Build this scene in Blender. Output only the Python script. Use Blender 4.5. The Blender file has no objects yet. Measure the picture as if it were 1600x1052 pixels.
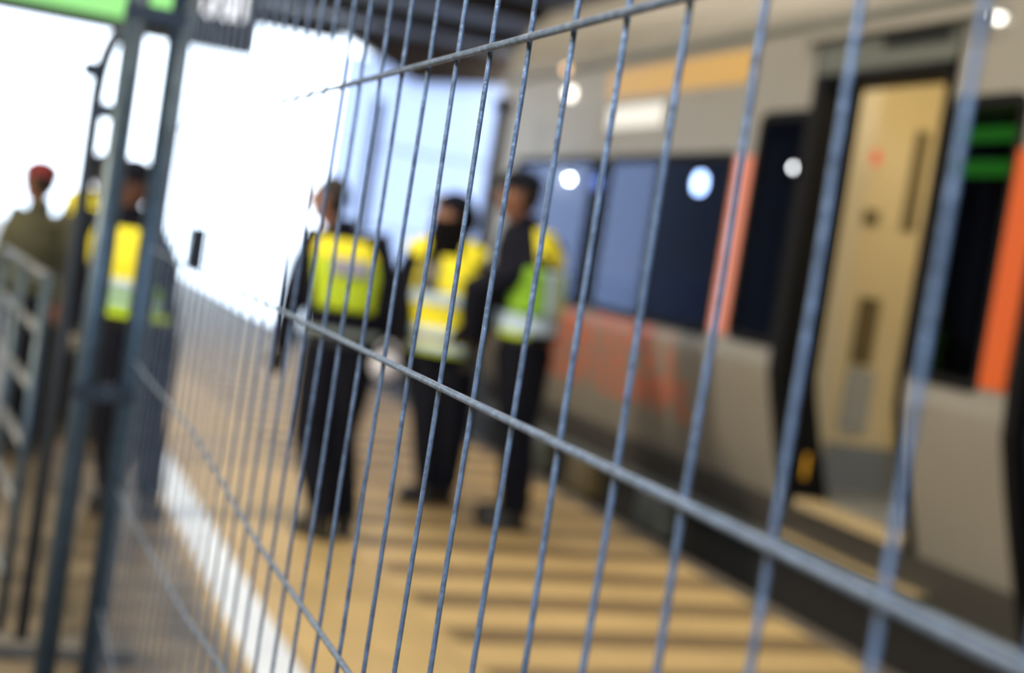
import bpy, bmesh, math, random
from mathutils import Vector, Matrix
random.seed(7)
C = bpy.context.scene.collection
sc = bpy.context.scene

# ------------------------------------------------------------------ camera, world, lights, exposure
YAW, PITCH, ROLL = .3416, .0536, .1548
_f = Vector((math.sin(YAW)*math.cos(PITCH), math.cos(YAW)*math.cos(PITCH), -math.sin(PITCH)))
_r = Vector((math.cos(YAW), -math.sin(YAW), 0)); _u = _r.cross(_f)
_r2 = _r*math.cos(ROLL) + _u*math.sin(ROLL); _u2 = _u*math.cos(ROLL) - _r*math.sin(ROLL)
cd = bpy.data.cameras.new('camera'); cam = bpy.data.objects.new('camera', cd); C.objects.link(cam)
cam.matrix_world = Matrix(((_r2.x, _u2.x, -_f.x, 0), (_r2.y, _u2.y, -_f.y, 0), (_r2.z, _u2.z, -_f.z, 1.5), (0, 0, 0, 1)))
cd.sensor_width = 36; cd.lens = 52.5; cd.clip_start = .02; cd.clip_end = 600
cd.dof.use_dof = True; cd.dof.focus_distance = 1.28; cd.dof.aperture_fstop = 2.9
sc.camera = cam
sc.view_settings.view_transform = 'Standard'; sc.view_settings.look = 'None'
sc.view_settings.gamma = 1; sc.view_settings.use_curve_mapping = False
sc.view_settings.exposure = 0.0

w = bpy.data.worlds.new('sky'); sc.world = w; w.use_nodes = True
bgn = w.node_tree.nodes['Background']
bgn.inputs[0].default_value = (.74, .86, 1, 1); bgn.inputs[1].default_value = 4.6

def area(name, loc, target, size, sizey, power, col):
    l = bpy.data.lights.new(name, 'AREA'); l.shape = 'RECTANGLE'; l.size = size; l.size_y = sizey
    l.energy = power; l.color = col
    o = bpy.data.objects.new(name, l); C.objects.link(o); o.location = loc
    o.rotation_euler = (Vector(target) - Vector(loc)).to_track_quat('-Z', 'Y').to_euler()
    return o
def point(name, loc, rad, power, col):
    l = bpy.data.lights.new(name, 'POINT'); l.shadow_soft_size = rad; l.energy = power; l.color = col
    o = bpy.data.objects.new(name, l); C.objects.link(o); o.location = loc; return o
point('platform_floodlight', (-7.0, 4.95, 5.6), .35, 2900, (1, .84, .58))
area('ceiling_tube_light', (1.6, 4.5, 6.3), (1.6, 4.5, 0), 1.2, 6, 290, (1, .86, .66))
area('ceiling_tube_light', (1.8, 13, 6.3), (1.8, 13, 0), 1.2, 6, 290, (1, .86, .66))
area('fence_fill_light', (-1.2, -1.6, 3.4), (.6, 1.0, 1.2), .5, 1.6, 235, (.60, .77, 1))  # unseen cool fill, added to brighten the near fence wires
point('carriage_ceiling_lamp', (5.6, 9.6, 2.7), .1, 22, (.8, .88, 1))
point('vestibule_ceiling_lamp', (5.0, 6.6, 2.85), .12, 34, (1, .84, .55))

# ------------------------------------------------------------------ materials
def mat(name, col, rough=.5, metal=0, spec=.5, emit=None, es=0, noise=0, nscale=8, bump=0, coat=0):
    m = bpy.data.materials.new(name); m.use_nodes = True
    nt = m.node_tree; b = nt.nodes['Principled BSDF']
    b.inputs['Base Color'].default_value = (*col, 1); b.inputs['Roughness'].default_value = rough
    b.inputs['Metallic'].default_value = metal; b.inputs['Specular IOR Level'].default_value = spec
    b.inputs['Coat Weight'].default_value = coat
    if emit: b.inputs['Emission Color'].default_value = (*emit, 1); b.inputs['Emission Strength'].default_value = es
    if noise or bump:
        tc = nt.nodes.new('ShaderNodeTexCoord'); nz = nt.nodes.new('ShaderNodeTexNoise')
        nz.inputs['Scale'].default_value = nscale; nz.inputs['Detail'].default_value = 4
        nt.links.new(tc.outputs['Object'], nz.inputs['Vector'])
        if noise:
            mx = nt.nodes.new('ShaderNodeMix'); mx.data_type = 'RGBA'
            mx.inputs[6].default_value = (*[c*(1-noise) for c in col], 1); mx.inputs[7].default_value = (*[min(1, c*(1+noise)) for c in col], 1)
            mr = nt.nodes.new('ShaderNodeMapRange'); mr.inputs[1].default_value = .3; mr.inputs[2].default_value = .7
            nt.links.new(nz.outputs[0], mr.inputs[0]); nt.links.new(mr.outputs[0], mx.inputs[0])
            nt.links.new(mx.outputs[2], b.inputs['Base Color'])
        if bump:
            bp = nt.nodes.new('ShaderNodeBump'); bp.inputs['Strength'].default_value = bump; bp.inputs['Distance'].default_value = .01
            nt.links.new(nz.outputs[0], bp.inputs['Height']); nt.links.new(bp.outputs[0], b.inputs['Normal'])
    return m

def glass_mat(name, tint, transp, rough=.02, refl=.12):
    m = bpy.data.materials.new(name); m.use_nodes = True; nt = m.node_tree; nt.nodes.clear()
    o = nt.nodes.new('ShaderNodeOutputMaterial'); g = nt.nodes.new('ShaderNodeBsdfGlossy'); t = nt.nodes.new('ShaderNodeBsdfTransparent')
    g.inputs['Roughness'].default_value = rough; t.inputs[0].default_value = (*[c*transp for c in tint], 1)
    lw = nt.nodes.new('ShaderNodeLayerWeight'); fr = nt.nodes.new('ShaderNodeMath'); fr.operation = 'POWER'; fr.inputs[1].default_value = 5; nt.links.new(lw.outputs['Facing'], fr.inputs[0]); g.inputs[0].default_value = (.30, .35, .50, 1); ad = nt.nodes.new('ShaderNodeMath'); ad.operation = 'ADD'; ad.inputs[1].default_value = refl
    mx = nt.nodes.new('ShaderNodeMixShader')
    nt.links.new(fr.outputs[0], ad.inputs[0]); nt.links.new(ad.outputs[0], mx.inputs[0])
    nt.links.new(t.outputs[0], mx.inputs[1]); nt.links.new(g.outputs[0], mx.inputs[2]); nt.links.new(mx.outputs[0], o.inputs[0])
    return m

M = {}
M['wire'] = mat('galvanised wire', (.13, .175, .25), .42, .35, noise=.35, nscale=90, bump=.25)
M['tube'] = mat('galvanised tube', (.065, .10, .135), .42, .5, noise=.2, nscale=25)
M['tube_pale'] = mat('pale galvanised tube', (.13, .145, .17), .5, .3)
M['tube_dark'] = mat('dark weathered tube', (.03, .04, .055), .5, .3, noise=.2, nscale=25)
M['concrete'] = mat('concrete foot', (.12, .115, .105), .9, noise=.2, nscale=20)
M['rubber'] = mat('black rubber', (.004, .004, .005), .7, spec=.12)
M['paint'] = mat('white line paint', (.72, .82, 1), .35)
M['edge'] = mat('platform edge stone', (.10, .09, .08), .7, noise=.2)
M['ballast'] = mat('ballast', (.035, .032, .03), .95, noise=.5, nscale=14, bump=1)
M['rail'] = mat('rusty rail', (.10, .07, .05), .4, .7)
M['snow'] = mat('bright pale ground', (.85, .88, .92), .8)
M['ceil'] = mat('ceiling panels', (.20, .19, .19), .7, noise=.1, nscale=1)
M['wall'] = mat('hall wall', (.30, .30, .31), .6, noise=.1, nscale=2)
M['wall_warm'] = mat('hall side wall', (.34, .31, .28), .6, noise=.1, nscale=2)
M['pale'] = mat('translucent pale glazing', (.62, .68, .86), .5)
_nt = M['pale'].node_tree; _tl = _nt.nodes.new('ShaderNodeBsdfTranslucent'); _tl.inputs[0].default_value = (.66, .71, .84, 1)
_mx = _nt.nodes.new('ShaderNodeMixShader'); _mx.inputs[0].default_value = .75
_nt.links.new(_nt.nodes['Principled BSDF'].outputs[0], _mx.inputs[1]); _nt.links.new(_tl.outputs[0], _mx.inputs[2]); _nt.links.new(_mx.outputs[0], _nt.nodes['Material Output'].inputs[0])
M['steel_brown'] = mat('brown painted steel', (.12, .10, .09), .5)
M['body'] = mat('train silver grey paint', (.238, .23, .212), .42, .1, spec=.35, noise=.04, nscale=3)
M['skirt'] = mat('dark grey skirt', (.06, .058, .055), .5)
M['under'] = mat('train underframe', (.006, .0055, .0055), .8, noise=.4)
M['orange'] = mat('orange paint', (.50, .085, .008), .4)
M['coral'] = mat('coral paint', (.72, .23, .13), .4)
M['amber'] = mat('amber stripe', (.52, .33, .09), .4)
M['redlogo'] = mat('red lettering', (.62, .12, .05), .4)
M['cream'] = mat('cream interior panel', (.56, .475, .29), .5)
M['cream2'] = mat('cream grey panel', (.50, .44, .31), .5)
M['greyp'] = mat('grey interior panel', (.28, .29, .29), .5)
M['bluegrey'] = mat('blue grey kick panel', (.16, .18, .21), .5)
M['seal'] = mat('door header grey green', (.085, .095, .085), .45)
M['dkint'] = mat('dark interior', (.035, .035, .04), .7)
M['brownint'] = mat('brown recess', (.10, .075, .03), .6)
M['redbtn'] = mat('red button', (.7, .02, .01), .4, emit=(1, .02, .01), es=.12)
M['sill'] = mat('tan step', (.36, .29, .17), .5)
M['yellowmark'] = mat('yellow warning mark', (.7, .38, .03), .5)
M['glass'] = glass_mat('tinted train glass', (.55, .62, .8), .62, refl=.05)
M['glassdk'] = glass_mat('dark train glass', (.4, .42, .5), .5, refl=.03)
M['green'] = mat('lit green display', (.02, .1, .02), .4, emit=(.36, .88, .27), es=1.0)
M['signblk'] = mat('sign housing', (.006, .008, .012), .5)
M['digit'] = mat('lit white digit', (.5, .5, .5), .4, emit=(.85, .9, 1), es=1.6)
M['greenhi'] = mat('bright green reflection', (.02, .1, .02), .4, emit=(.12, .85, .05), es=2.6)
M['greendim'] = mat('dim green reflection', (.02, .1, .02), .4, emit=(.25, .5, .05), es=.6)
M['reflpanel'] = mat('soft reflection glow', (.5, .5, .5), .4, emit=(.80, .78, .72), es=.55)
M['reflsoft'] = mat('soft white reflection', (1, 1, 1), .4, emit=(1, .96, .85), es=4)
M['reflamb'] = mat('soft amber reflection', (1, 1, 1), .4, emit=(1, .5, .2), es=2.5)
M['lampw'] = mat('white lamp', (1, 1, 1), .4, emit=(1, .96, .85), es=22)
M['lampd'] = mat('dim warm lamp', (1, .8, .6), .4, emit=(1, .72, .42), es=7)
M['lampi'] = mat('interior lamp', (1, 1, 1), .4, emit=(1, .93, .66), es=330)
M['reflring'] = mat('ring reflection glow', (1, 1, 1), .4, emit=(.80, .93, 1), es=34)
M['lampblue'] = mat('cool lamp', (1, 1, 1), .4, emit=(.42, .55, 1), es=7)
M['navy'] = mat('navy uniform cloth', (.007, .008, .016), .9, spec=.15, noise=.3, nscale=20, bump=.3)
M['trous'] = mat('navy trousers cloth', (.006, .007, .014), .9, spec=.15, noise=.3, nscale=20, bump=.3)
M['boot'] = mat('black leather', (.008, .008, .009), .4)
M['skin'] = mat('skin', (.36, .17, .11), .55)
M['skindk'] = mat('darker skin', (.20, .085, .05), .55)
M['hair'] = mat('dark hair', (.012, .009, .008), .7, noise=.3, nscale=60)
M['yellow'] = mat('hi-vis yellow', (.92, .84, .03), .7, emit=None)
M['lime'] = mat('hi-vis lime', (.50, .68, .02), .7)
M['green_v'] = mat('hi-vis green', (.26, .55, .03), .7)
M['silver'] = mat('reflective band', (.54, .72, .92), .45)
M['greyband'] = mat('dull reflective band', (.16, .20, .20), .5)
M['olive'] = mat('olive cloth', (.05, .052, .028), .85, noise=.3, nscale=15)
M['gold'] = mat('gold badge', (.55, .36, .04), .4, .4)
M['white'] = mat('off-white plastic', (.55, .57, .68), .5)
M['black_cloth'] = mat('black knit cloth', (.004, .004, .005), .95, spec=.1)
M['dkred'] = mat('dark red cloth', (.16, .012, .018), .8)
M['skinmid'] = mat('shaded skin tone', (.27, .125, .09), .6)
M['lav'] = mat('pale grey cloth', (.30, .30, .42), .7)
M['red'] = mat('red cloth', (.6, .03, .05), .7)
M['eye'] = mat('eye white', (.7, .7, .7), .3)
M['lip'] = mat('lips', (.28, .10, .08), .5)

# floor: tan paving, shadow stripes painted into the colour from X=1.85 to the edge, brown-grey strip left of the white line
def floor_mat():
    m = bpy.data.materials.new('platform paving'); m.use_nodes = True; nt = m.node_tree; N = nt.nodes; L = nt.links
    b = N['Principled BSDF']; tc = N.new('ShaderNodeTexCoord'); sx = N.new('ShaderNodeSeparateXYZ'); L.new(tc.outputs['Object'], sx.inputs[0])
    def math_(op, a, bb, c=None):
        n = N.new('ShaderNodeMath'); n.operation = op
        for i, v in enumerate((a, bb, c)):
            if v is None: continue
            if isinstance(v, (int, float)): n.inputs[i].default_value = v
            else: L.new(v, n.inputs[i])
        return n.outputs[0]
    def rng(v, a, bb, c=0, d=1):
        n = N.new('ShaderNodeMapRange'); n.inputs[1].default_value = a; n.inputs[2].default_value = bb; n.inputs[3].default_value = c; n.inputs[4].default_value = d
        L.new(v, n.inputs[0]); return n.outputs[0]
    def mixc(f, a, bb):
        n = N.new('ShaderNodeMix'); n.data_type = 'RGBA'; L.new(f, n.inputs[0])
        for i, v in ((6, a), (7, bb)):
            if isinstance(v, tuple): n.inputs[i].default_value = (*v, 1)
            else: L.new(v, n.inputs[i])
        return n.outputs[2]
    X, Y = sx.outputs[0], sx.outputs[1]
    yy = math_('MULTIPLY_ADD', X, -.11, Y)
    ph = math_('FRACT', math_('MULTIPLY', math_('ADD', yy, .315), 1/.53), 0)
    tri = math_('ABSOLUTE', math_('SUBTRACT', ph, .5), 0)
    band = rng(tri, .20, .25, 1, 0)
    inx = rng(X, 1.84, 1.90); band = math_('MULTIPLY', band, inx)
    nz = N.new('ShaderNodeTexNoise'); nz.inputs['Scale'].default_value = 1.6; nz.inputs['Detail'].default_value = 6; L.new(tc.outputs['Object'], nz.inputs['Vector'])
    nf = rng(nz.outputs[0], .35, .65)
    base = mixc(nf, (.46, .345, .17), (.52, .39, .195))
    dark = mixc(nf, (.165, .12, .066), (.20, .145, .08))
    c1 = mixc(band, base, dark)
    left = rng(X, 1.0, .92)
    n2 = N.new('ShaderNodeTexNoise'); n2.inputs['Scale'].default_value = 3.2; n2.inputs['Detail'].default_value = 3; L.new(tc.outputs['Object'], n2.inputs['Vector'])
    lc = mixc(rng(n2.outputs[0], .42, .60), (.085, .068, .045), (.19, .155, .11))
    c2 = mixc(left, c1, lc)
    br = N.new('ShaderNodeTexBrick'); br.inputs['Scale'].default_value = 1; br.offset = 0
    br.inputs['Brick Width'].default_value = .6; br.inputs['Row Height'].default_value = .6; br.inputs['Mortar Size'].default_value = .004
    L.new(tc.outputs['Object'], br.inputs['Vector'])
    c3 = N.new('ShaderNodeMix'); c3.data_type = 'RGBA'; c3.blend_type = 'MULTIPLY'; L.new(br.outputs[1], c3.inputs[0]); L.new(c2, c3.inputs[6]); c3.inputs[7].default_value = (.6, .6, .6, 1)
    L.new(c3.outputs[2], b.inputs['Base Color'])
    b.inputs['Roughness'].default_value = .5; b.inputs['Specular IOR Level'].default_value = .3
    return m
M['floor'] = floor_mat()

def train_body_mat():
    return M['body']

# ------------------------------------------------------------------ helpers
def link(name, me, m=None, parent=None):
    o = bpy.data.objects.new(name, me); C.objects.link(o)
    if m: me.materials.append(m)
    if parent is not None: o.parent = parent
    return o
def fin(bm, name, m, parent=None, smooth=False):
    me = bpy.data.meshes.new(name); bmesh.ops.recalc_face_normals(bm, faces=bm.faces); bm.to_mesh(me); bm.free()
    if smooth:
        for p in me.polygons: p.use_smooth = True
    return link(name, me, m, parent)
def addbox(bm, lo, hi, mtx=None):
    x0, y0, z0 = lo; x1, y1, z1 = hi
    v = [bm.verts.new((mtx @ Vector(p)) if mtx else p) for p in ((x0,y0,z0),(x1,y0,z0),(x1,y1,z0),(x0,y1,z0),(x0,y0,z1),(x1,y0,z1),(x1,y1,z1),(x0,y1,z1))]
    for f in ((0,3,2,1),(4,5,6,7),(0,1,5,4),(1,2,6,5),(2,3,7,6),(3,0,4,7)): bm.faces.new([v[i] for i in f])
def box(name, lo, hi, m, parent=None, bevel=0):
    bm = bmesh.new(); addbox(bm, lo, hi)
    if bevel: bmesh.ops.bevel(bm, geom=bm.edges[:], offset=bevel, segments=2, affect='EDGES', profile=.7)
    return fin(bm, name, m, parent)
def addtube(bm, pts, r, seg=10, caps=True):
    pts = [Vector(p) for p in pts]; rs = r if isinstance(r, (list, tuple)) else [r]*len(pts)
    rings = []; prev = None
    for i, p in enumerate(pts):
        t = (pts[min(i+1, len(pts)-1)] - pts[max(i-1, 0)]).normalized()
        if prev is None:
            a = Vector((0, 0, 1)) if abs(t.z) < .9 else Vector((1, 0, 0)); n = t.cross(a).normalized()
        else: n = (prev - t*prev.dot(t)).normalized()
        prev = n; bb = t.cross(n)
        rings.append([bm.verts.new(p + (n*math.cos(2*math.pi*k/seg) + bb*math.sin(2*math.pi*k/seg))*rs[i]) for k in range(seg)])
    for a, b2 in zip(rings, rings[1:]):
        for k in range(seg): bm.faces.new((a[k], a[(k+1) % seg], b2[(k+1) % seg], b2[k]))
    if caps: bm.faces.new(rings[0][::-1]); bm.faces.new(rings[-1])
def tube(name, pts, r, m, parent=None, seg=12):
    bm = bmesh.new(); addtube(bm, pts, r, seg); return fin(bm, name, m, parent, True)
def addball(bm, c, rx, ry=None, rz=None, ax=None, seg=20, rings=14):
    ry = ry or rx; rz = rz or rx; c = Vector(c)
    ax = ax or (Vector((1,0,0)), Vector((0,1,0)), Vector((0,0,1)))
    mtx = Matrix(((ax[0].x*rx, ax[1].x*ry, ax[2].x*rz, c.x), (ax[0].y*rx, ax[1].y*ry, ax[2].y*rz, c.y), (ax[0].z*rx, ax[1].z*ry, ax[2].z*rz, c.z), (0,0,0,1)))
    bmesh.ops.create_uvsphere(bm, u_segments=seg, v_segments=rings, radius=1, matrix=mtx)
def addloft(bm, rings, caps=True):
    R = [[bm.verts.new(p) for p in ring] for ring in rings]; n = len(R[0])
    for a, b2 in zip(R, R[1:]):
        for k in range(n): bm.faces.new((a[k], a[(k+1) % n], b2[(k+1) % n], b2[k]))
    if caps: bm.faces.new(R[0][::-1]); bm.faces.new(R[-1])
def extrude_poly(bm, poly, axis_pts):
    """poly: list of Vector in 3D (one side); axis_pts: offset Vector"""
    a = [bm.verts.new(p) for p in poly]; b2 = [bm.verts.new(Vector(p)+Vector(axis_pts)) for p in poly]; n = len(a)
    bm.faces.new(a); bm.faces.new(b2[::-1])
    for k in range(n): bm.faces.new((a[k], b2[k], b2[(k+1) % n], a[(k+1) % n]))
def empty(name, loc=(0,0,0)):
    o = bpy.data.objects.new(name, None); C.objects.link(o); o.location = loc; o.empty_display_size = .1; return o
def tag(o, label, cat, group=None):
    o['label'] = label; o['category'] = cat
    if group: o['group'] = group
    return o
def struct(o): o['kind'] = 'structure'; return o
def root_at(name, loc):
    return empty(name, loc)
def reparent(root):
    """children were built in world coordinates; keep them there"""
    for c in root.children:
        c.matrix_parent_inverse = Matrix.Translation(-root.location)

# ------------------------------------------------------------------ the hall
EDGE = 3.82
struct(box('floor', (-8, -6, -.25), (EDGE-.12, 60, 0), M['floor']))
struct(box('trim_1', (EDGE-.12, -6, -.22), (EDGE, 60, 0.0), M['edge']))
struct(box('trim_2', (1.00, -6, .0), (1.17, 60, .004), M['paint']))
struct(box('wall_platform_edge', (EDGE-.35, -6, -1.1), (EDGE-.25, 60, -.25), M['edge']))
struct(box('floor_track_bed', (EDGE-.35, -6, -1.25), (12.2, 37, -1.1), M['ballast']))
struct(box('ground', (-160, 37, -1.35), (220, 420, -1.13), M['snow']))
struct(box('ceiling', (-8.2, -6, 6.35), (12.2, 36, 6.6), M['ceil']))
bm = bmesh.new()
for y in range(-4, 36, 4): addbox(bm, (-8, y, 6.05), (12, y+.25, 6.348))
struct(fin(bm, 'ceiling_beams', M['steel_brown']))
struct(box('wall_left', (-8.3, -6, -1.1), (-8, 36, 6.34), M['wall']))
struct(box('wall_back', (-8, -6.2, -1.1), (12, -6, 6.34), M['wall']))  # unseen end wall, added to shut out daylight from behind
struct(box('wall_right', (12, -6, -1.1), (12.3, 36.3, 6.34), M['wall_warm']))
# far end wall beside the opening: pale panels, dark lintel above
struct(box('wall_far', (7.5, 36, -1.1), (12, 36.03, 5.75), M['pale']))
bm = bmesh.new(); extrude_poly(bm, [Vector((7.2, 35.9, 6.34)), Vector((12, 35.9, 6.34)), Vector((12, 35.9, 5.75)), Vector((9.3, 35.9, 5.35)), Vector((7.2, 35.9, 6.2))], (0, .4, 0))
struct(fin(bm, 'wall_far_lintel', M['steel_brown']))
struct(box('wall_far_fascia', (-8, 35.8, 5.93), (7.25, 36, 6.349), M['steel_brown']))
struct(box('trim_3', (8.32, 35.75, -1.1), (8.55, 35.98, 4.75), M['steel_brown']))
for z in (1.6, 3.6):
    struct(box('trim_4', (8.6, 35.9, z), (12, 35.99, z+.05), M['wall']))
# rails
for x in (4.83, 6.27):
    bm = bmesh.new(); addbox(bm, (x-.035, -6, -1.0), (x+.035, 37, -.94)); addbox(bm, (x-.01, -6, -1.07), (x+.01, 37, -.99)); addbox(bm, (x-.07, -6, -1.1), (x+.07, 37, -1.065))
    tag(fin(bm, 'track_rail', M['rail']), 'steel track rail on the %s' % ('platform side of the track bed under the train' if x < 5 else 'far side of the track bed beyond the train'), 'rail')

# wall lamps far along the right wall
for (y, z, k, mt, lab) in ((35.4, 5.5, .17, 'lampw', 'bright round white lamp high beside the dark post top, highest of the far wall lamps'),
                   (33.6, 5.15, .15, 'lampd', 'round pale lamp just right of the dark post top'),
                   (35.5, 3.28, .14, 'lampd', 'lowest small warm round lamp on the far wall, left of the capped officer'),
                   (34.9, 4.12, .11, 'lampd', 'small orange round lamp on the far wall above the lowest lamp')):
    r = root_at('wall_lamp', (11.99, y, z)); tag(r, lab, 'lamp', None)
    tube('lamp_base', ((12, y, z), (11.9, y, z)), .09, M['signblk'], r)
    bm = bmesh.new(); addball(bm, (11.8, y, z), k); fin(bm, 'lamp_globe', M[mt], r, True); reparent(r)

# dark post at the platform edge in front of the train end
r = root_at('platform_post', (3.62, 11.2, 0)); tag(r, 'dark steel post rising behind the tallest capped officer', 'post')
tube('pole', ((3.62, 11.2, .02), (3.62, 11.2, 2.62)), .055, M['signblk'], r)
box('base_plate', (3.5, 11.08, 0), (3.74, 11.32, .02), M['signblk'], r)
box('pole_cap', (3.55, 11.13, 2.62), (3.69, 11.27, 2.70), M['signblk'], r, .01); reparent(r)

# hanging display sign
SY = 9.0
r = root_at('hanging_display_sign', (.2, SY, 2.8)); tag(r, 'dark hanging display sign with lit green panel and white track number', 'sign')
box('housing', (-1.9, SY, 2.44), (1.32, SY+.22, 3.16), M['signblk'], r, .01)
box('green_panel', (-1.8, SY-.012, 2.50), (.93, SY-.002, 2.76), M['green'], r)
box('green_panel', (-1.8, SY-.012, 2.84), (.93, SY-.002, 3.08), M['green'], r)
bm = bmesh.new()
for x0 in (1.03, 1.13):
    pts = [(x0 + .037*math.cos(a), SY-.006, 2.72 + .10*math.sin(a)) for a in [2*math.pi*k/16 for k in range(17)]]
    addtube(bm, pts, .014, 6)
addbox(bm, (1.19, SY-.012, 2.62), (1.23, SY-.002, 2.82))
fin(bm, 'track_number', M['digit'], r)
for x in (-1.5, 1.1): tube('hanger', ((x, SY+.1, 3.16), (x, SY+.1, 6.34)), .02, M['signblk'], r)
reparent(r)

# ------------------------------------------------------------------ train
XW = 4.05; Y0 = 5.17; Y1 = 12.6
def prof(z):      # X of the train side at height z
    if z < 1.12: t = (1.12-z)/.95; return XW + .30*t**1.15
    if z > 2.95: t = min(1, (z-2.95)/.85); return XW + .75*(1-math.sqrt(max(0, 1-t*t)))
    return XW
train = root_at('train_carriage', (5.5, 8.9, -1.1))
tag(train, 'silver grey train carriage with orange stripes and an open door beside the platform', 'train')
def skin_panel(name, y0, y1, zs, m, holes=(), th=.05):
    bm = bmesh.new(); ys = sorted({y0, y1} | {h[0] for h in holes} | {h[1] for h in holes})
    ys2 = []
    for a, b2 in zip(ys, ys[1:]):
        n = max(1, int((b2-a)/.6)); ys2 += [a + (b2-a)*i/n for i in range(n)]
    ys = ys2 + [y1]
    zs = sorted(set(zs) | {h[2] for h in holes} | {h[3] for h in holes})
    V = {}
    def v(y, z, d):
        k = (round(y, 4), round(z, 4), d)
        if k not in V: V[k] = bm.verts.new((prof(z)+d, y, z))
        return V[k]
    def solid(ya, yb, za, zb):
        yc, zc = (ya+yb)/2, (za+zb)/2
        return not any(h[0] < yc < h[1] and h[2] < zc < h[3] for h in holes)
    cells = {(i, j) for i in range(len(ys)-1) for j in range(len(zs)-1) if solid(ys[i], ys[i+1], zs[j], zs[j+1])}
    for i, j in cells:
        a, b2, c, d = ys[i], ys[i+1], zs[j], zs[j+1]
        bm.faces.new((v(a, c, 0), v(b2, c, 0), v(b2, d, 0), v(a, d, 0)))
        bm.faces.new((v(a, c, th), v(a, d, th), v(b2, d, th), v(b2, c, th)))
        if (i-1, j) not in cells: bm.faces.new((v(a, c, 0), v(a, d, 0), v(a, d, th), v(a, c, th)))
        if (i+1, j) not in cells: bm.faces.new((v(b2, c, 0), v(b2, c, th), v(b2, d, th), v(b2, d, 0)))
        if (i, j-1) not in cells: bm.faces.new((v(a, c, 0), v(a, c, th), v(b2, c, th), v(b2, c, 0)))
        if (i, j+1) not in cells: bm.faces.new((v(a, d, 0), v(b2, d, 0), v(b2, d, th), v(a, d, th)))
    return fin(bm, name, m, train)
zs = [.16, .25, .35, .45, .6, .75, .9, 1.02, 1.12, 1.5, 2, 2.5, 2.95, 3.1, 3.25, 3.4, 3.55, 3.68, 3.76, 3.8]
DY0, DY1, DZ0, DZ1 = 5.93, 7.10, .43, 2.72
WM = (7.98, 11.9, 1.23, 2.28); WL = (7.18, 7.70, 1.25, 2.50); WR = (5.38, 5.86, 1.25, 2.50)
skin_panel('body_side', Y0, Y1, zs, M['body'], holes=((DY0, DY1, DZ0, DZ1), WM, WL, WR))
box('roof', (XW+.74, Y0, 3.74), (XW+2.3, Y1, 3.82), M['body'], train)
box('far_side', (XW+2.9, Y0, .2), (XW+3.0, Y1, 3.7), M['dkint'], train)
box('front_end', (XW+.34, Y1, .2), (XW+3, Y1+.08, 3.7), M['body'], train)
box('interior_floor', (XW+.34, Y0, .36), (XW+2.9, Y1, .43), M['bluegrey'], train)
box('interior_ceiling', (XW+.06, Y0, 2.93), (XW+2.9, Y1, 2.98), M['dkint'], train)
# underframe, sole bar and bogie
bm = bmesh.new(); addbox(bm, (XW+.32, Y0, -.25), (XW+2.6, Y1, .3)); addbox(bm, (XW+.42, 8.2, -.85), (XW+.75, 11.6, -.2)); addbox(bm, (XW+.36, 5.4, -.7), (XW+2, 7.6, -.2))
fin(bm, 'underframe', M['under'], train)
bm = bmesh.new()
bm.free()
for y in (8.9, 10.9):
    bm = bmesh.new(); addtube(bm, ((XW+.74, y, -.52), (XW+.88, y, -.52)), .40, 28); fin(bm, 'wheel', M['under'], train)
box('sole_bar', (XW+.27, Y0, .10), (XW+.34, Y1, .17), M['seal'], train)
for y in (8.6, 9.9, 10.9):
    box('equipment_box', (XW+.22, y, -.15), (XW+.42, y+.45, .12), M['seal'] if y != 9.9 else M['brownint'], train, .02)
tube('lit_buffer', ((XW+.16, 11.15, .02), (XW+.22, 11.15, .02)), .05, M['silver'], train)

def rrect(y0, y1, z0, z1, r, n=6):
    P = []
    for cy, cz, a0 in ((y1-r, z1-r, 0), (y0+r, z1-r, 90), (y0+r, z0+r, 180), (y1-r, z0+r, 270)):
        for k in range(n+1):
            a = math.radians(a0+90*k/n); P.append((cy+r*math.cos(a), cz+r*math.sin(a)))
    return P
def frame_mesh(name, y0, y1, z0, z1, r, wdt, x0, x1, m, parent):
    o_ = rrect(y0, y1, z0, z1, r); i_ = rrect(y0+wdt, y1-wdt, z0+wdt, z1-wdt, max(.01, r-wdt)); n = len(o_); bm = bmesh.new()
    A = [bm.verts.new((x0, *p)) for p in o_]; B = [bm.verts.new((x0, *p)) for p in i_]
    A2 = [bm.verts.new((x1, *p)) for p in o_]; B2 = [bm.verts.new((x1, *p)) for p in i_]
    for k in range(n):
        j = (k+1) % n
        bm.faces.new((A[k], A[j], B[j], B[k])); bm.faces.new((A2[k], B2[k], B2[j], A2[j]))
        bm.faces.new((A[k], A2[k], A2[j], A[j])); bm.faces.new((B[k], B[j], B2[j], B2[k]))
    return fin(bm, name, m, parent)
def window(y0, y1, z0, z1, gm, r=.08):
    f = frame_mesh('window_frame', y0-.03, y1+.03, z0-.03, z1+.03, r, .05, XW-.012, XW+.03, M['rubber'], train)
    g = box('window_pane', (XW+.004, y0, z0), (XW+.012, y1, z1), gm, f)
window(WM[0], 9.9, WM[2], WM[3], M['glass']); window(9.97, 11.9, WM[2], WM[3], M['glass'])
window(*WL, M['glassdk']); window(*WR, M['glassdk'])
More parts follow.
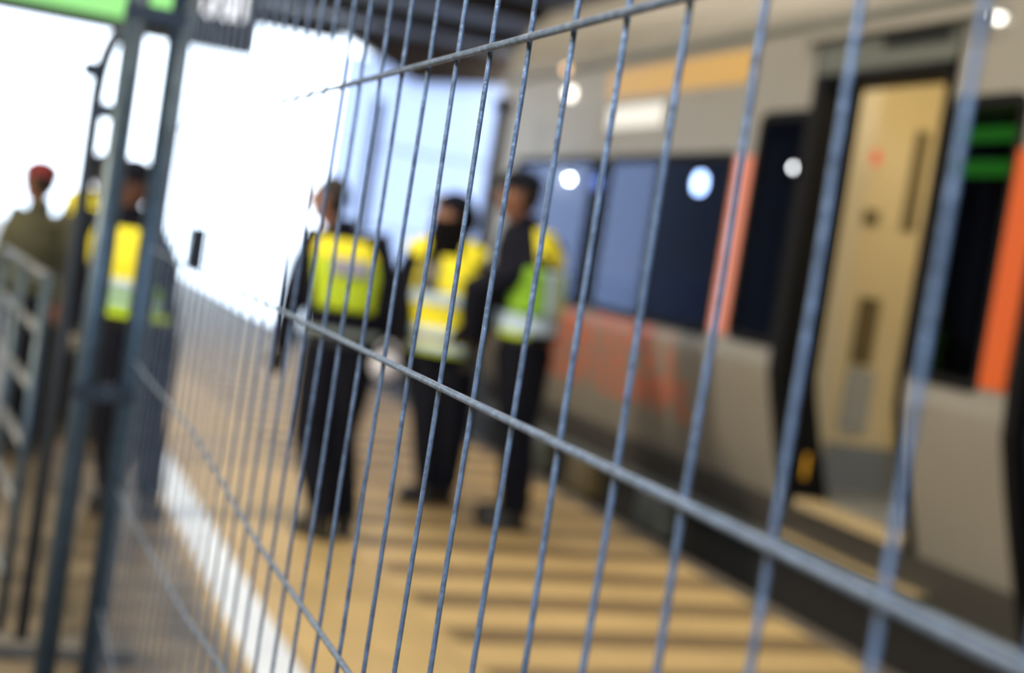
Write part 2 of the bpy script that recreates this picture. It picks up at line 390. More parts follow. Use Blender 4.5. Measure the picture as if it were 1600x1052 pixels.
# stripes, lettering
def panel(name, y0, y1, z0, z1, m, th=.004, parent=train):
    bm = bmesh.new(); n = 6; rings = []
    for i in range(n+1):
        z = z0+(z1-z0)*i/n; x = prof(z)
        rings.append([(x-th, y0, z), (x-th, y1, z), (x+.002, y1, z), (x+.002, y0, z)])
    addloft(bm, rings); return fin(bm, name, m, parent)
panel('coral_stripe', 7.74, 7.94, 1.24, 2.28, M['coral'], .014)
panel('orange_stripe', 5.19, 5.36, 1.25, 2.28, M['orange'], .014)
panel('amber_band', 7.95, 10.15, 2.72, 2.92, M['amber'])
panel('lower_skirt', Y0, Y1, .165, .40, M['skirt'], .006)
panel('rain_gutter', Y0, Y1, 2.985, 3.01, M['seal'], .02)
# two rows of letter-like strokes
bm = bmesh.new()
def stroke(y0, z0, y1, z1, wd):
    n = 4; d = Vector((0, y1-y0, z1-z0)).normalized(); q = Vector((0, -d.z, d.y))*wd/2; R = []
    for i in range(n+1):
        t = i/n; y = y0+(y1-y0)*t; z = z0+(z1-z0)*t; ring = []
        for s, dx in ((1, -.006), (-1, -.006), (-1, .002), (1, .002)):
            zz = z+q.z*s; ring.append((prof(zz)+dx, y+q.y*s, zz))
        R.append(ring)
    addloft(bm, R)
def glyph(k, y, z, s):   # letters read towards decreasing Y
    W = .62*s; h = s; t = .17*s
    S = {0: ((0,0,0,1),(0,1,.5,.5),(.5,.5,1,1),(1,1,1,0)), 1: ((0,0,0,1),(0,1,1,1),(0,.5,1,.5),(1,1,1,.5)), 2: ((0,0,0,1),(0,.03,1,.03),(0,.5,.8,.5),(0,.97,1,.97)),
         3: ((0,0,0,1),(1,0,1,1),(0,.97,1,.97),(0,.03,1,.03)), 4: ((0,1,1,1),(.5,0,.5,1)), 5: ((0,0,.5,1),(.5,1,1,0),(.2,.4,.8,.4)), 6: ((.5,0,.5,.7),(.5,.88,.5,1))}[k]
    for a, b2, c, d in S: stroke(y-a*W, z+b2*h, y-c*W, z+d*h, t)
for i, k in enumerate((1, 5, 2, 3, 0, 5, 4, 2, 1, 3)): glyph(k, 11.25-i*.262, .92, .25)
glyph(6, 8.55, .90, .26)
for i, k in enumerate((2, 0, 3, 5, 1, 4, 2, 3, 5, 0, 1, 2)): glyph(k, 11.1-i*.245, .66, .21)
fin(bm, 'side_lettering', M['redlogo'], train)
# door surround
bm = bmesh.new()
def jamb(bm, ya, yb, z0=.40, z1=2.86, out=.02, inn=.22):
    R = []
    for i in range(15):
        z = z0+(z1-z0)*i/14; x = prof(z); R.append([(x-out, ya, z), (x-out, yb, z), (x+inn, yb, z), (x+inn, ya, z)])
    addloft(bm, R)
jamb(bm, 7.06, 7.17); fr = fin(bm, 'door_surround', M['rubber'], train)
bm = bmesh.new(); jamb(bm, 5.90, 5.955, .40, 2.75); fin(bm, 'door_surround', M['rubber'], train)
box('door_header', (XW-.035, 5.9, 2.70), (XW+.25, 7.12, 2.86), M['seal'], train, .012)
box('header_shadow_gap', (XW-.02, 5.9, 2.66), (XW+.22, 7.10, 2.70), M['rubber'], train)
box('header_drip_rail', (XW-.07, 5.6, 2.88), (XW+.02, 7.3, 2.91), M['body'], train)
box('header_slot', (XW-.05, 5.95, 2.80), (XW-.02, 6.5, 2.85), M['rubber'], train)
box('door_step', (XW+.16, 6.0, .405), (XW+.32, 6.98, .45), M['sill'], train, .01)
box('yellow_edge_mark', (XW+.235, 7.04, .55), (XW+.255, 7.055, .68), M['yellowmark'], train)
box('step_plate', (XW+.22, 5.85, .20), (XW+.30, 7.2, .225), M['sill'], train)
# gap and next door at the near end
bm = bmesh.new(); jamb(bm, 5.09, 5.17, .16, 3.3, .015, .3); fin(bm, 'car_end_seal', M['rubber'], train)
bm = bmesh.new(); R = []
for i in range(15):
    z = .16+(3.3-.16)*i/14; x = prof(z)+.06; R.append([(x, 3.2, z), (x, 5.09, z), (x+.05, 5.09, z), (x+.05, 3.2, z)])
addloft(bm, R); fin(bm, 'gangway_bellows', mat('dark blue bellows', (.012, .02, .035), .5), train)
# vestibule
v_ = M
box('vestibule_partition', (XW+.25, 7.66, .43), (5.35, 7.72, 2.93), M['cream'], train)
box('vestibule_partition', (5.75, 7.66, .43), (6.95, 7.72, 2.93), M['cream2'], train)
box('vestibule_back_wall', (5.80, 5.2, .43), (5.85, 7.66, 2.93), M['cream'], train)
box('vestibule_near_wall', (XW+.25, 5.88, .43), (5.8, 5.92, 2.93), M['cream2'], train)
box('vestibule_ceiling', (XW+.2, 5.9, 2.90), (5.8, 7.66, 2.925), M['cream'], train)
box('corner_panel', (XW+.24, 7.30, .43), (XW+.50, 7.66, 2.93), M['cream2'], train, .02)
tube('grab_pole', ((4.60, 7.45, .6), (4.60, 7.45, 2.6)), .022, M['greyp'], train)
box('grey_column', (4.58, 7.58, .72), (4.70, 7.655, 2.56), M['greyp'], train)
bm = bmesh.new(); addtube(bm, ((4.745, 7.66, 2.39), (4.745, 7.62, 2.39)), .05, 20); fin(bm, 'red_emergency_button', M['redbtn'], train)
box('notice_plate', (4.71, 7.645, 2.26), (4.80, 7.66, 2.36), M['cream2'], train)
box('small_notice', (4.75, 7.64, 2.00), (4.87, 7.66, 2.09), M['brownint'], train)
box('dark_recess', (4.84, 7.64, 1.18), (4.98, 7.66, 1.58), M['brownint'], train)
box('lower_recess', (4.84, 7.64, .77), (5.02, 7.66, 1.15), M['greyp'], train)
box('door_slot', (5.04, 7.64, 2.0), (5.12, 7.66, 2.60), M['brownint'], train)
box('kick_panel', (XW+.5, 7.62, .43), (5.35, 7.66, .70), M['bluegrey'], train)
# carriage interior behind the windows: seats, lamps
for y in (8.3, 9.2, 10.1, 11.0):
    bm = bmesh.new(); addbox(bm, (4.6, y, .43), (5.5, y+.12, 1.55)); addbox(bm, (4.6, y+.12, .80), (5.5, y+.55, .93))
    bmesh.ops.bevel(bm, geom=bm.edges[:], offset=.03, segments=2, affect='EDGES'); fin(bm, 'seat', mat('seat cloth', (.10, .13, .25), .8) if y < 9 else bpy.data.materials['seat cloth'], train)
for (x, y, z, rr, mt) in ((4.75, 12.5, 2.25, .022, 'lampi'), (4.45, 7.99, 2.28, .018, 'lampi'), (4.75, 11.8, 2.22, .05, 'lampblue')):
    bm = bmesh.new(); addball(bm, (x, y, z), rr); fin(bm, 'ceiling_spot', M[mt], train, True)
bm = bmesh.new()
pts = [(4.7, 9.75+.055*math.cos(a), 2.22+.055*math.sin(a)) for a in [2*math.pi*k/24 for k in range(25)]]
addtube(bm, pts, .022, 8); fin(bm, 'reflection_ring', M['reflring'], train, True)  # glowing ring standing in for a round reflection in the window
# glowing stand-ins for reflections in the near window and on the train side
db = box('sign_reflection', (4.085, 5.42, 2.16), (4.11, 5.87, 2.52), M['signblk'], train)
for za, zb, mt in ((2.155, 2.24, 'greenhi'), (2.31, 2.39, 'greenhi'), (2.43, 2.49, 'greendim')): box('reflected_row', (4.08, 5.43, za+.015), (4.084, 5.86, zb), M[mt], db)  # the green sign's reflection, built as glowing rows behind the glass
box('soft_reflection', (XW-.01, 9.1, 2.50), (XW-.004, 10.05, 2.655), M['reflpanel'], train)  # soft reflection on the paint, built as a glowing panel
for (y, z, rr, mt) in ((10.88, 2.80, .045, 'reflsoft'), (11.05, 3.0, .03, 'reflamb'), (5.66, 2.88, .035, 'reflsoft')):
    bm = bmesh.new(); addball(bm, (XW-.012, y, z), rr); fin(bm, 'lamp_reflection', M[mt], train, True)  # lamp reflections on the train side, built as glowing balls
reparent(train)

# ------------------------------------------------------------------ construction fence
def polyz(tab, y):
    for (a, za), (b2, zb) in zip(tab, tab[1:]):
        if a <= y <= b2: return za+(zb-za)*(y-a)/(b2-a)
    return tab[0][1] if y < tab[0][0] else tab[-1][1]
def fence(name, label, P0, P1, wires, zrows, mt_post, posts=(True, True), ztop=2.06):
    P0 = Vector((*P0, 0)); P1 = Vector((*P1, 0)); d = (P1-P0).normalized(); Ln = (P1-P0).length; nrm = Vector((d.y, -d.x, 0))
    root = root_at(name, P0.lerp(P1, .5)); tag(root, label, 'fence', None)
    for s, pt in enumerate((P0, P1)):
        tube('post', (pt+Vector((0,0,.05)), pt+Vector((0,0,ztop))), .029, mt_post[s], root, 20)
    tube('top_rail', (P0+Vector((0,0,ztop-.02)), P1+Vector((0,0,ztop-.02))), .019, mt_post[0], root, 16)
    tube('bottom_rail', (P0+Vector((0,0,.16)), P1+Vector((0,0,.16))), .019, mt_post[0], root, 16)
    for y in wires:
        rr = random.Random(int(y*1000)); pts = []
        for i in range(15):
            z = .16+(ztop-.18)*i/14
            pts.append(P0+d*(y+rr.uniform(-.0012, .0012)) + nrm*(.0055+rr.uniform(-.0008, .0008)) + Vector((0,0,z)))
        tube('vertical_wire', pts, .0023, M['wire'], root, 10)
    for tab in zrows:
        n = max(2, int(Ln/.12)); pts = []
        for i in range(n+1):
            s = Ln*i/n
            pts.append(P0+d*s+Vector((0,0,polyz(tab, P0.y+s))))
        tube('horizontal_wire', pts, .0033, M['wire'], root, 12)
    return root
YA = .151
PB = (.379, 3.87)
f1 = fence('construction_fence', 'galvanised steel construction fence panel crossing the picture close to the camera', (.379, .02), PB, [YA-.02+.1*k for k in range(0, 37)],
      [((0, 1.673), (4, 1.673)), ((0, 1.378), (4, 1.378)), ((0, 1.075), (1.95, 1.075), (2.68, 1.105), (3.42, 1.092), (4, 1.09)),
       ((0, .90), (2.1, .865), (2.44, .83), (3.5, .775), (4, .76)), ((0, .45), (4, .45)), ((0, 1.97), (4, 1.97))], (M['tube'], M['tube']))
reparent(f1)
r = root_at('fence_post', (.268, 3.87, 0)); tag(r, 'thick galvanised post clamped just left of the fence end tube', 'post')
tube('tube', ((.268, 3.87, .05), (.268, 3.87, 2.08)), .028, M['tube'], r, 20); tube('cap', ((.268, 3.87, 2.075), (.268, 3.87, 2.10)), .030, M['tube_dark'], r, 20); reparent(r)
TX, TY = .254, 4.9
r = root_at('fence_post', (TX, TY, 0)); tag(r, 'thin dark tube with clamp knobs, leftmost and farthest of the fence posts', 'post')
pts = [(TX, TY, .05), (TX, TY, 1.0), (TX, TY, 1.80)] + [(TX+.07*(1-math.cos(a)), TY, 1.80+.22*math.sin(a)) for a in (.3, .6, .9, 1.2, 1.5)]
tube('tube', pts, .022, M['tube_dark'], r, 20)
for z in (1.87, 1.75): box('clamp_knob', (TX-.055 if z > 1.8 else TX-.02, TY-.035, z-.025), (TX if z > 1.8 else TX+.05, TY-.01, z+.025), M['tube_dark'], r, .006)
reparent(r)
for z in (1.95, 1.0):
    r = root_at('fence_coupler', (.32, 3.87, z)); tag(r, ('upper' if z > 1.5 else 'lower') + ' steel coupler clamping the two thick fence tubes together', 'clamp')
    box('clamp_plate', (.24, 3.830, z-.02), (.41, 3.835, z+.02), M['tube_dark'], r); box('clamp_plate', (.24, 3.905, z-.02), (.405, 3.910, z+.02), M['tube_dark'], r)
    tube('bolt', ((.3235, 3.825, z), (.3235, 3.915, z)), .006, M['tube'], r); reparent(r)
for i, (x, y, lab) in enumerate(((.32, 3.87, 'concrete block foot under the two thick fence tubes'), (.254, 4.9, 'concrete block foot under the thin dark fence tube'))):
    r = box('concrete_block', (x-.35, y-.07, 0), (x+.35, y+.07, .05), M['concrete'], None, .015); tag(r, lab, 'fence foot')
# small dark tag tied to the mesh
r = root_at('cable_tag', (.376, 2.94, 1.42)); tag(r, 'small dark rectangular tag hanging on the fence mesh against the white daylight', 'tag')
box('plate', (.362, 2.936, 1.380), (.390, 2.941, 1.458), M['signblk'], r); tube('tie', ((.380, 2.937, 1.452), (.3845, 2.951, 1.456)), .002, M['signblk'], r, 6); reparent(r)
# low barrier going left from the thin tube
bd = Vector((-.081, .9967, 0)); b0 = Vector((.19, 5.03, 0))
r = root_at('crowd_barrier', b0); tag(r, 'pale steel crowd barrier of thick bars behind the thin dark fence tube', 'barrier')
for z in (.20, .45, .64, .83, 1.02, 1.20): tube('bar', (b0+Vector((0,0,z)), b0+bd*1.55+Vector((0,0,z))), .016, M['tube_pale'], r)
for s in (0, .78, 1.55): tube('upright', (b0+bd*s+Vector((0,0,.0)), b0+bd*s+Vector((0,0,1.21))), .018, M['tube'], r)
reparent(r)

# ------------------------------------------------------------------ people
RT = Vector((math.cos(YAW), -math.sin(YAW), 0)); FW = Vector((math.sin(YAW), math.cos(YAW), 0)); UP = Vector((0, 0, 1))
def remesh(o, vox, sm=3):
    m = o.modifiers.new('remesh', 'REMESH'); m.mode = 'VOXEL'; m.voxel_size = vox; m.use_smooth_shade = True
    s = o.modifiers.new('smooth', 'SMOOTH'); s.factor = .5; s.iterations = sm
def ring(c, l, f, a, b2, n=32, e=2.4):
    P = []
    for k in range(n):
        t = 2*math.pi*k/n; ct, st = math.cos(t), math.sin(t)
        P.append(c + l*a*math.copysign(abs(ct)**(2/e), ct) + f*b2*math.copysign(abs(st)**(2/e), st))
    return P
def person(foot, J, label, face, headdir, skin='skin', cap=True, scarf=False, hair=True, jacket='navy', vest=None, capm='navy', gloves=False, s=1.0, collar=None, arm_curl=.4):
    foot = Vector((*foot, 0))
    W = lambda p: foot + RT*p[0] + FW*p[1] + UP*p[2]
    J = {k: W(v) for k, v in J.items()}
    face = Vector(face); f = (RT*face.x + FW*face.y).normalized(); l = f.cross(UP).normalized()   # l = person's right
    hd = Vector(headdir); hf = (RT*hd.x + FW*hd.y + UP*hd.z).normalized(); hl = hf.cross(UP).normalized(); hu = hl.cross(hf)
    root = root_at('person', foot); tag(root, label, 'person')
    H, NK, CH, PV = J['head'], J['neck'], J['chest'], J['pelvis']
    spine = (CH-PV).normalized()
    def tor(t, grow=0):      # t: 0 pelvis .. 1 neck
        c = PV.lerp(CH, min(1, t/.75)) if t < .75 else CH.lerp(NK, (t-.75)/.25)
        prof_ = ((-.12, .165, .115), (0, .170, .120), (.25, .155, .112), (.5, .170, .125), (.72, .195, .130), (.84, .185, .118), (.93, .13, .090), (1, .075, .070))
        for (a, w0, d0), (b2, w1, d1) in zip(prof_, prof_[1:]):
            if a <= t <= b2:
                q = (t-a)/(b2-a); return c if t >= 0 else PV+(CH-PV)*t, (w0+(w1-w0)*q)*s+grow, (d0+(d1-d0)*q)*s+grow
        return NK, .07+grow, .07+grow
    def torso(bm, t0, t1, grow, n=14, caps=True):
        R = []
        for i in range(n+1):
            c, a, b2 = tor(t0+(t1-t0)*i/n, grow); R.append(ring(c, l, f, a, b2))
        addloft(bm, R, caps)
    def hand(bm, sd, q, g):      # palm, four fingers, thumb
        E, Hn = J['el_'+sd], J['ha_'+sd]
        a = (Hn-E).normalized(); side = (a.cross(f if abs(a.dot(f)) < .8 else UP)).normalized()*q; pn = a.cross(side).normalized()
        if pn.dot(l*q) > 0: pn = -pn
        pc = Hn+a*.05*s; addball(bm, pc, .04*s+g, .016*s+g, .052*s+g, (side, pn, a))
        if g: addtube(bm, (Hn-a*.03, Hn+a*.03), [.038*s, .034*s], 14)
        for k, ln in enumerate((.068, .078, .072, .056)):
            b0_ = Hn+a*.085*s+side*(.028-.018*k)*s; c1 = b0_+(a*.8+pn*arm_curl*.6).normalized()*ln*.45*s; c2 = c1+(a*.5+pn*arm_curl*1.6).normalized()*(ln*.4*s+g)
            addtube(bm, (b0_-a*.02, b0_, c1, c2), [.0095*s+g, .0095*s+g, .009*s+g, .007*s+g], 8)
        t0 = Hn+a*.03*s+side*.032*s; t1 = t0+(a*.7+side*.7).normalized()*.035*s; t2 = t1+(a*.9+side*.1+pn*.3).normalized()*(.028*s+g)
        addtube(bm, (t0-side*.012, t0, t1, t2), [.012*s+g, .012*s+g, .010*s+g, .008*s+g], 8)
    # body: one continuous mesh
    bm = bmesh.new()
    addball(bm, H, .075*s, .095*s, .115*s, (hl, hf, hu))
    addball(bm, H+hf*.02*s-hu*.06*s, .055*s, .068*s, .06*s, (hl, hf, hu))
    addball(bm, H+hf*.10*s-hu*.012*s, .014*s, .024*s, .026*s, (hl, hf, hu))       # nose
    for q in (-1, 1): addball(bm, H+hl*q*.078*s-hu*.005*s, .012*s, .02*s, .032*s, (hl, hf, hu)); addball(bm, H+hf*.088*s+hl*q*.03*s+hu*.03*s, .02*s, .012*s, .007*s, (hl, hf, hu))
    addtube(bm, (NK-UP*.06, H-hu*.05*s), .055*s, 16)
    torso(bm, -.1, 1, -.025)
    for sd, q in (('r', 1), ('l', -1)):
        S, E, Hn = J['sh_'+sd], J['el_'+sd], J['ha_'+sd]
        addtube(bm, (CH.lerp(NK, .5), S, S.lerp(E, .4), E, E.lerp(Hn, .4), Hn), [.05*s, .052*s, .046*s, .038*s, .036*s, .025*s], 14)
        hand(bm, sd, q, 0)
        Hp, K, A = J['hip_'+sd], J['kn_'+sd], J['an_'+sd]
        addtube(bm, (Hp, Hp.lerp(K, .5), K, K.lerp(A, .35), A), [.078*s, .068*s, .05*s, .052*s, .035*s], 16)
    body = fin(bm, 'body', M[skin], root, True); remesh(body, .008, 2)
    bm = bmesh.new()
    for q in (-1, 1): addball(bm, H+hf*.083*s+hl*q*.031*s+hu*.012*s, .011*s)
    fin(bm, 'eyes', M['eye'], root, True)
    bm = bmesh.new(); addball(bm, H+hf*.086*s-hu*.055*s, .022*s, .008*s, .007*s, (hl, hf, hu)); fin(bm, 'mouth', M['lip'], root, True)
    if hair:
        bm = bmesh.new(); addball(bm, H-hf*.014*s+hu*.018*s, .083*s, .098*s, .112*s, (hl, hf, hu))
        geom = bm.verts[:]+bm.edges[:]+bm.faces[:]
        bmesh.ops.bisect_plane(bm, geom=geom, plane_co=H+hf*.035*s+hu*.02*s, plane_no=(hf*1.0-hu*.75), clear_outer=True)
        fin(bm, 'hair', M['hair'], root, True)
    # trousers
    bm = bmesh.new(); torso(bm, -.12, .16, .006, 6)
    for sd in 'rl':
        Hp, K, A = J['hip_'+sd], J['kn_'+sd], J['an_'+sd]
        addtube(bm, (PV.lerp(Hp, .6)+UP*.05, Hp, Hp.lerp(K, .5), K, K.lerp(A, .4), A+UP*.01), [.09*s, .118*s, .110*s, .090*s, .084*s, .068*s], 18)
    tr = fin(bm, 'trousers', M['trous'], root, True); remesh(tr, .012, 3)
    # jacket
    bm = bmesh.new(); torso(bm, .02, .97, .012)
    for sd in 'rl':
        S, E, Hn = J['sh_'+sd], J['el_'+sd], J['ha_'+sd]
        addtube(bm, (CH.lerp(NK, .45), S, S.lerp(E, .5), E, E.lerp(Hn, .45), Hn-(Hn-E)*.02), [.08*s, .088*s, .082*s, .073*s, .066*s, .052*s], 18)
    jk = fin(bm, 'jacket', M[jacket], root, True); remesh(jk, .012, 3)
    bm = bmesh.new(); addtube(bm, (NK-UP*.045, NK+UP*.01, NK+UP*.045), [.075*s, .072*s, .064*s], 20); fin(bm, 'collar', M[collar or jacket], root, True)
    bm = bmesh.new(); torso(bm, .03, .085, .022, 2); fin(bm, 'belt', M['boot'], root)
    if gloves:
        for sd, q in (('r', 1), ('l', -1)):
            bm = bmesh.new(); hand(bm, sd, q, .003); gv = fin(bm, 'glove', M['boot'], root, True); remesh(gv, .006, 1)
    for sd in 'rl':
        A, K = J['an_'+sd], J['kn_'+sd]; T = J.get('toe_'+sd)
        td = ((T-A) if T is not None else f*1.0); td.z = 0; td.normalize(); tl = td.cross(UP)
        bm = bmesh.new(); z0 = max(0, A.z-.09)
        base = Vector((A.x, A.y, z0))
        addloft(bm, [[base+td*y*s+tl*x*s+UP*z for x, y in ((-.04,-.07),(.04,-.07),(.052,.06),(.048,.15),(.02,.19),(-.02,.19),(-.048,.15),(-.052,.06))] for z in (0, .03)])
        addball(bm, base+td*.09*s+UP*.055, .048*s, .10*s, .045*s, (tl, td, UP)); addtube(bm, (base+UP*.03, base+UP*.10, base.lerp(Vector((K.x, K.y, K.z)), .28)), [.052*s, .056*s, .06*s], 16)
        bt = fin(bm, 'boot', M['boot'], root, True); remesh(bt, .009, 2)
    if cap:
        bm = bmesh.new(); addball(bm, H+hu*.045*s-hf*.008*s, .098*s, .115*s, .092*s, (hl, hf, hu))
        bmesh.ops.bisect_plane(bm, geom=bm.verts[:]+bm.edges[:]+bm.faces[:], plane_co=H+hu*.045*s, plane_no=hu, clear_inner=True)
        R = [[H+hu*(.052-.012*(k > 0)+dz)*s+hl*x*s+hf*y*s for x, y in ((-.078,.05),(-.06,.13),(-.03,.165),(.03,.165),(.06,.13),(.078,.05),(.04,.085),(-.04,.085))] for k, dz in ((0, 0), (1, .006))]
        addloft(bm, R)
        cp = fin(bm, 'cap', M[capm], root, True)
        sl = cp.modifiers.new('solid', 'SOLIDIFY'); sl.thickness = .006
        if cap == 'badge': box_c = H+hf*.10*s+hu*.085*s; bm = bmesh.new(); addball(bm, box_c, .035, .012, .028, (hl, hf, hu)); b_ = fin(bm, 'cap_badge', M['gold'], root, True)
    if scarf:
        bm = bmesh.new(); R = []
        for i in range(9):
            t = i/8; c = (NK-UP*.09+f*.02).lerp(H-hu*.02+hf*.004, t); a = .115*s*(1-t)+.092*s*t
            R.append(ring(c, hl, hf, a*.95, a*1.12))
        addloft(bm, R); addball(bm, H-hf*.04*s-hl*.0-hu*.01*s, .102*s, .10*s, .13*s, (hl, hf, hu)); addtube(bm, (NK-UP*.02+f*.09, CH.lerp(NK, .45)+f*.165), [.05, .03], 12); sc_ = fin(bm, 'scarf', M['black_cloth'], root, True)
    # vest: shell over the torso with coloured zones
    if vest:
        t0, t1 = vest['span']
        bm = bmesh.new(); torso(bm, t0, t1, .034, 16, False)
        vo = fin(bm, 'vest', M[vest['col']], root, True); so = vo.modifiers.new('solid', 'SOLIDIFY'); so.thickness = .006; so.offset = 0
        for (a, b2, mt) in vest['bands']:
            bm = bmesh.new(); torso(bm, a, b2, .041, 3, False); b_ = fin(bm, 'reflective_band', M[mt], vo, True)
            so = b_.modifiers.new('solid', 'SOLIDIFY'); so.thickness = .004; so.offset = 0
        for pi_, (th0, th1, a, b2, mt) in enumerate(vest.get('patches', ())):    # angular zone (degrees, 0 = person's right, 90 = front)
            bm = bmesh.new(); n, mm = 10, 8; V = []
            for i in range(n+1):
                c, aa, bb = tor(a+(b2-a)*i/n, .047+.0035*pi_); rw = []
                for k in range(mm+1):
                    t = math.radians(th0+(th1-th0)*k/mm); ct, st = math.cos(t), math.sin(t)
                    rw.append(bm.verts.new(c + l*aa*math.copysign(abs(ct)**(2/2.4), ct) + f*bb*math.copysign(abs(st)**(2/2.4), st)))
                V.append(rw)
            for i in range(n):
                for k in range(mm): bm.faces.new((V[i][k], V[i][k+1], V[i+1][k+1], V[i+1][k]))
            p_ = fin(bm, 'vest_panel', M[mt], vo, True); so = p_.modifiers.new('solid', 'SOLIDIFY'); so.thickness = .005; so.offset = 0
        if vest.get('plate'):
            th0, th1, a, b2, mt = vest['plate']; bm = bmesh.new(); R = []
            for i in range(5):
                c, aa, bb = tor(a+(b2-a)*i/4, .060); rw = []
                for k in range(7):
                    t = math.radians(th0+(th1-th0)*k/6); ct, st = math.cos(t), math.sin(t)
                    rw.append(bm.verts.new(c + l*aa*math.copysign(abs(ct)**(2/2.4), ct) + f*bb*math.copysign(abs(st)**(2/2.4), st)))
                R.append(rw)
            for i in range(4):
                for k in range(6): bm.faces.new((R[i][k], R[i][k+1], R[i+1][k+1], R[i+1][k]))
            p_ = fin(bm, 'back_plate', M[mt], vo, True); so = p_.modifiers.new('solid', 'SOLIDIFY'); so.thickness = .004; so.offset = 0
        if vest.get('yoke'):
            bm = bmesh.new()
            for sd in 'rl':
                S = J['sh_'+sd]; addtube(bm, (NK.lerp(CH, .15)+(S-NK)*.25, (S+NK)*.5+UP*.012, S+(S-NK)*.10), [.085*s, .085*s, .088*s], 18)
            torso(bm, .74, .93, .036, 6)
            y_ = fin(bm, 'vest_yoke', M[vest['yoke']], vo, True); remesh(y_, .012, 3)
    reparent(root)
    for c in root.children:
        for g in c.children: pass
    return root, J

# P1: officer half hidden by the thick tubes
person((.85, 7.25), dict(head=(-.27, 0, 1.545), neck=(-.26, 0, 1.41), chest=(-.22, 0, 1.20), pelvis=(-.14, 0, .88),
    sh_r=(-.14, .02, 1.31), sh_l=(-.43, -.02, 1.34), el_r=(-.08, .04, 1.04), el_l=(-.47, 0, 1.06), ha_r=(-.03, -.03, .82), ha_l=(-.42, -.1, .84),
    hip_r=(-.06, 0, .86), hip_l=(-.22, 0, .86), kn_r=(-.03, -.02, .48), kn_l=(-.21, -.04, .48), an_r=(.02, 0, .09), an_l=(-.17, 0, .09), toe_r=(.1, -.15, .0), toe_l=(-.2, -.2, 0)),
    'officer in dark uniform and open yellow vest standing behind the thick fence tubes', (-.25, -1), (-.6, -.8, -.1), 'skindk', cap=True, gloves=True,
    vest=dict(col='navy', span=(.12, .93), bands=[], patches=[(60, 150, .18, .50, 'green_v'), (60, 140, .50, .93, 'yellow'), (60, 150, .27, .33, 'silver'), (70, 120, .42, .54, 'silver'), (60, 160, .13, .20, 'lime')]))
# P2: officer with his back turned
person((1.74, 7.07), dict(head=(-.245, 0, 1.63), neck=(-.17, 0, 1.51), chest=(-.12, 0, 1.30), pelvis=(-.08, 0, .93),
    sh_r=(.03, 0, 1.44), sh_l=(-.29, 0, 1.43), el_r=(.10, -.02, 1.14), el_l=(-.35, .02, 1.15), ha_r=(.12, .06, .95), ha_l=(-.38, .06, .87),
    hip_r=(-.01, 0, .90), hip_l=(-.16, 0, .90), kn_r=(-.03, .04, .50), kn_l=(-.17, -.03, .50), an_r=(.05, .06, .09), an_l=(-.04, -.08, .09), toe_r=(.05, .4, 0), toe_l=(-.3, .1, 0)),
    'officer seen from behind, wide lime back panel, head turned left', (-.15, 1), (-1, .1, 0), 'skinmid', cap=False, gloves=True, s=.94,
    vest=dict(col='navy', span=(.15, .93), bands=[(.12, .19, 'greyband')], patches=[(232, 312, .38, .82, 'lime'), (232, 312, .82, .93, 'yellow')], plate=(258, 296, .72, .82, 'lav')))
# P3: masked officer in the middle
person((2.59, 8.28), dict(head=(-.11, 0, 1.67), neck=(-.11, 0, 1.50), chest=(-.11, 0, 1.28), pelvis=(-.08, 0, .92),
    sh_r=(-.29, -.02, 1.41), sh_l=(.07, 0, 1.42), el_r=(-.34, -.06, 1.14), el_l=(.14, -.04, 1.16), ha_r=(-.30, -.14, .90), ha_l=(.12, -.14, .93),
    hip_r=(-.15, 0, .89), hip_l=(.02, 0, .89), kn_r=(-.08, -.04, .50), kn_l=(.07, -.02, .50), an_r=(-.02, 0, .09), an_l=(.08, .04, .09), toe_r=(-.25, -.2, 0), toe_l=(-.12, -.12, 0)),
    'officer in the middle with black scarf over the chin and gold badged cap', (-.45, -1), (-1, -.35, 0), 'skin', cap='badge', gloves=True, scarf=True, s=1.08,
    vest=dict(col='yellow', span=(-.12, .93), bands=[(-.12, -.07, 'lime'), (-.07, .03, 'silver'), (.06, .10, 'boot'), (.12, .22, 'silver')], patches=[(20, 160, .50, .64, 'silver'), (-40, 25, .25, .55, 'green_v'), (80, 100, .64, .93, 'boot')], yoke='yellow'))
# P4: tall officer at the right
person((2.9, 7.77), dict(head=(-.21, 0, 1.83), neck=(-.15, 0, 1.69), chest=(-.10, 0, 1.44), pelvis=(-.05, 0, 1.02),
    sh_r=(.00, .14, 1.56), sh_l=(-.06, -.18, 1.47), el_r=(-.20, .18, 1.26), el_l=(-.37, -.22, 1.28), ha_r=(-.38, .1, 1.08), ha_l=(-.34, -.14, 1.0),
    hip_r=(-.02, .07, .98), hip_l=(-.08, -.07, .98), kn_r=(-.02, .06, .54), kn_l=(-.02, -.07, .54), an_r=(.02, .10, .09), an_l=(.04, -.08, .09), toe_r=(-.3, .12, 0), toe_l=(-.25, -.1, 0)),
    'tallest officer on the right in dark cap, facing left with elbow forward', (-1, .25), (-1, -.1, -.05), 'skindk', cap=True, s=1.13, gloves=True,
    vest=dict(col='navy', span=(.08, .97), bands=[(.13, .31, 'silver')], patches=[(150, 200, .08, .13, 'lime'), (170, 228, .31, .76, 'green_v'), (228, 258, .31, .76, 'silver'), (258, 330, .31, .76, 'lime'), (212, 330, .78, .97, 'yellow')]))
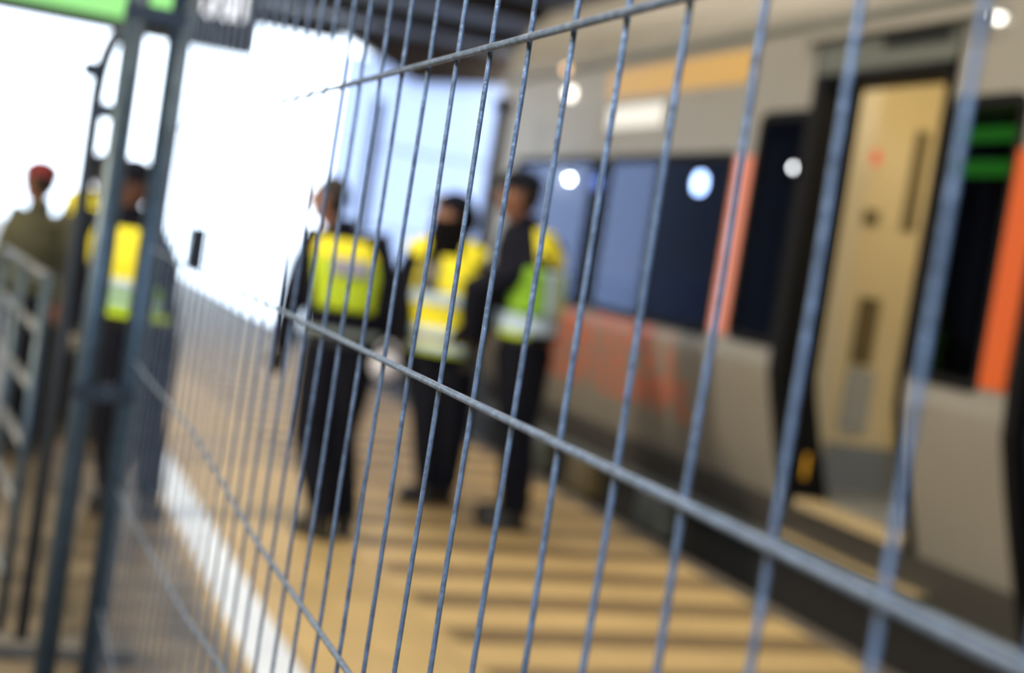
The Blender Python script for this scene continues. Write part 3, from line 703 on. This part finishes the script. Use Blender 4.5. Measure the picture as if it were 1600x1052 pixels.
# P5, P6: people further off behind the left fence
person((.37, 8.5), dict(head=(-.17, 0, 1.50), neck=(-.15, 0, 1.36), chest=(-.10, 0, 1.16), pelvis=(-.08, 0, .86),
    sh_r=(-.26, 0, 1.30), sh_l=(.05, 0, 1.30), el_r=(-.29, -.05, 1.04), el_l=(.09, -.05, 1.05), ha_r=(-.26, -.15, .84), ha_l=(.08, -.15, .86),
    hip_r=(-.15, 0, .84), hip_l=(-.01, 0, .84), kn_r=(-.14, 0, .46), kn_l=(.0, 0, .46), an_r=(-.14, 0, .09), an_l=(.02, 0, .09)),
    'person in olive jacket and dull yellow vest at far left behind the fence', (-1, .6), (-1, .3, 0), 'skindk', cap=True, capm='dkred', jacket='olive', s=.9,
    vest=dict(col='olive', span=(.1, .93), bands=[(.30, .38, 'greyband')], patches=[(60, 130, .12, .8, 'lime')]))
person((.78, 9.2), dict(head=(-.20, 0, 1.60), neck=(-.19, 0, 1.46), chest=(-.18, 0, 1.24), pelvis=(-.15, 0, .92),
    sh_r=(-.02, 0, 1.39), sh_l=(-.36, 0, 1.39), el_r=(.03, 0, 1.12), el_l=(-.40, 0, 1.12), ha_r=(.02, .05, .88), ha_l=(-.38, .05, .88),
    hip_r=(-.08, 0, .9), hip_l=(-.23, 0, .9), kn_r=(-.08, 0, .5), kn_l=(-.22, 0, .5), an_r=(-.08, 0, .09), an_l=(-.22, 0, .09)),
    'person in yellow vest with wide silver band glimpsed between the left fence tubes', (0, 1), (0, 1, 0), 'skindk', cap=True,
    vest=dict(col='yellow', span=(.05, .95), bands=[(.34, .66, 'silver'), (.10, .2, 'silver')], yoke='yellow'))
# helmet-like pale pouch hanging at P2's right hand
hp = Vector((1.74, 7.07, 0)) + RT*.15 - FW*.10 + UP*.90
bm = bmesh.new(); addball(bm, hp-UP*.02, .075, .06, .07, (RT, FW, UP)); addtube(bm, [hp+RT*.05*math.cos(a)+UP*(.03+.07*math.sin(a)) for a in [math.pi*k/10 for k in range(11)]], .006, 8)
tag(fin(bm, 'pouch', M['white'], None, True), 'pale rounded pouch held at the hip of the officer seen from behind', 'pouch')
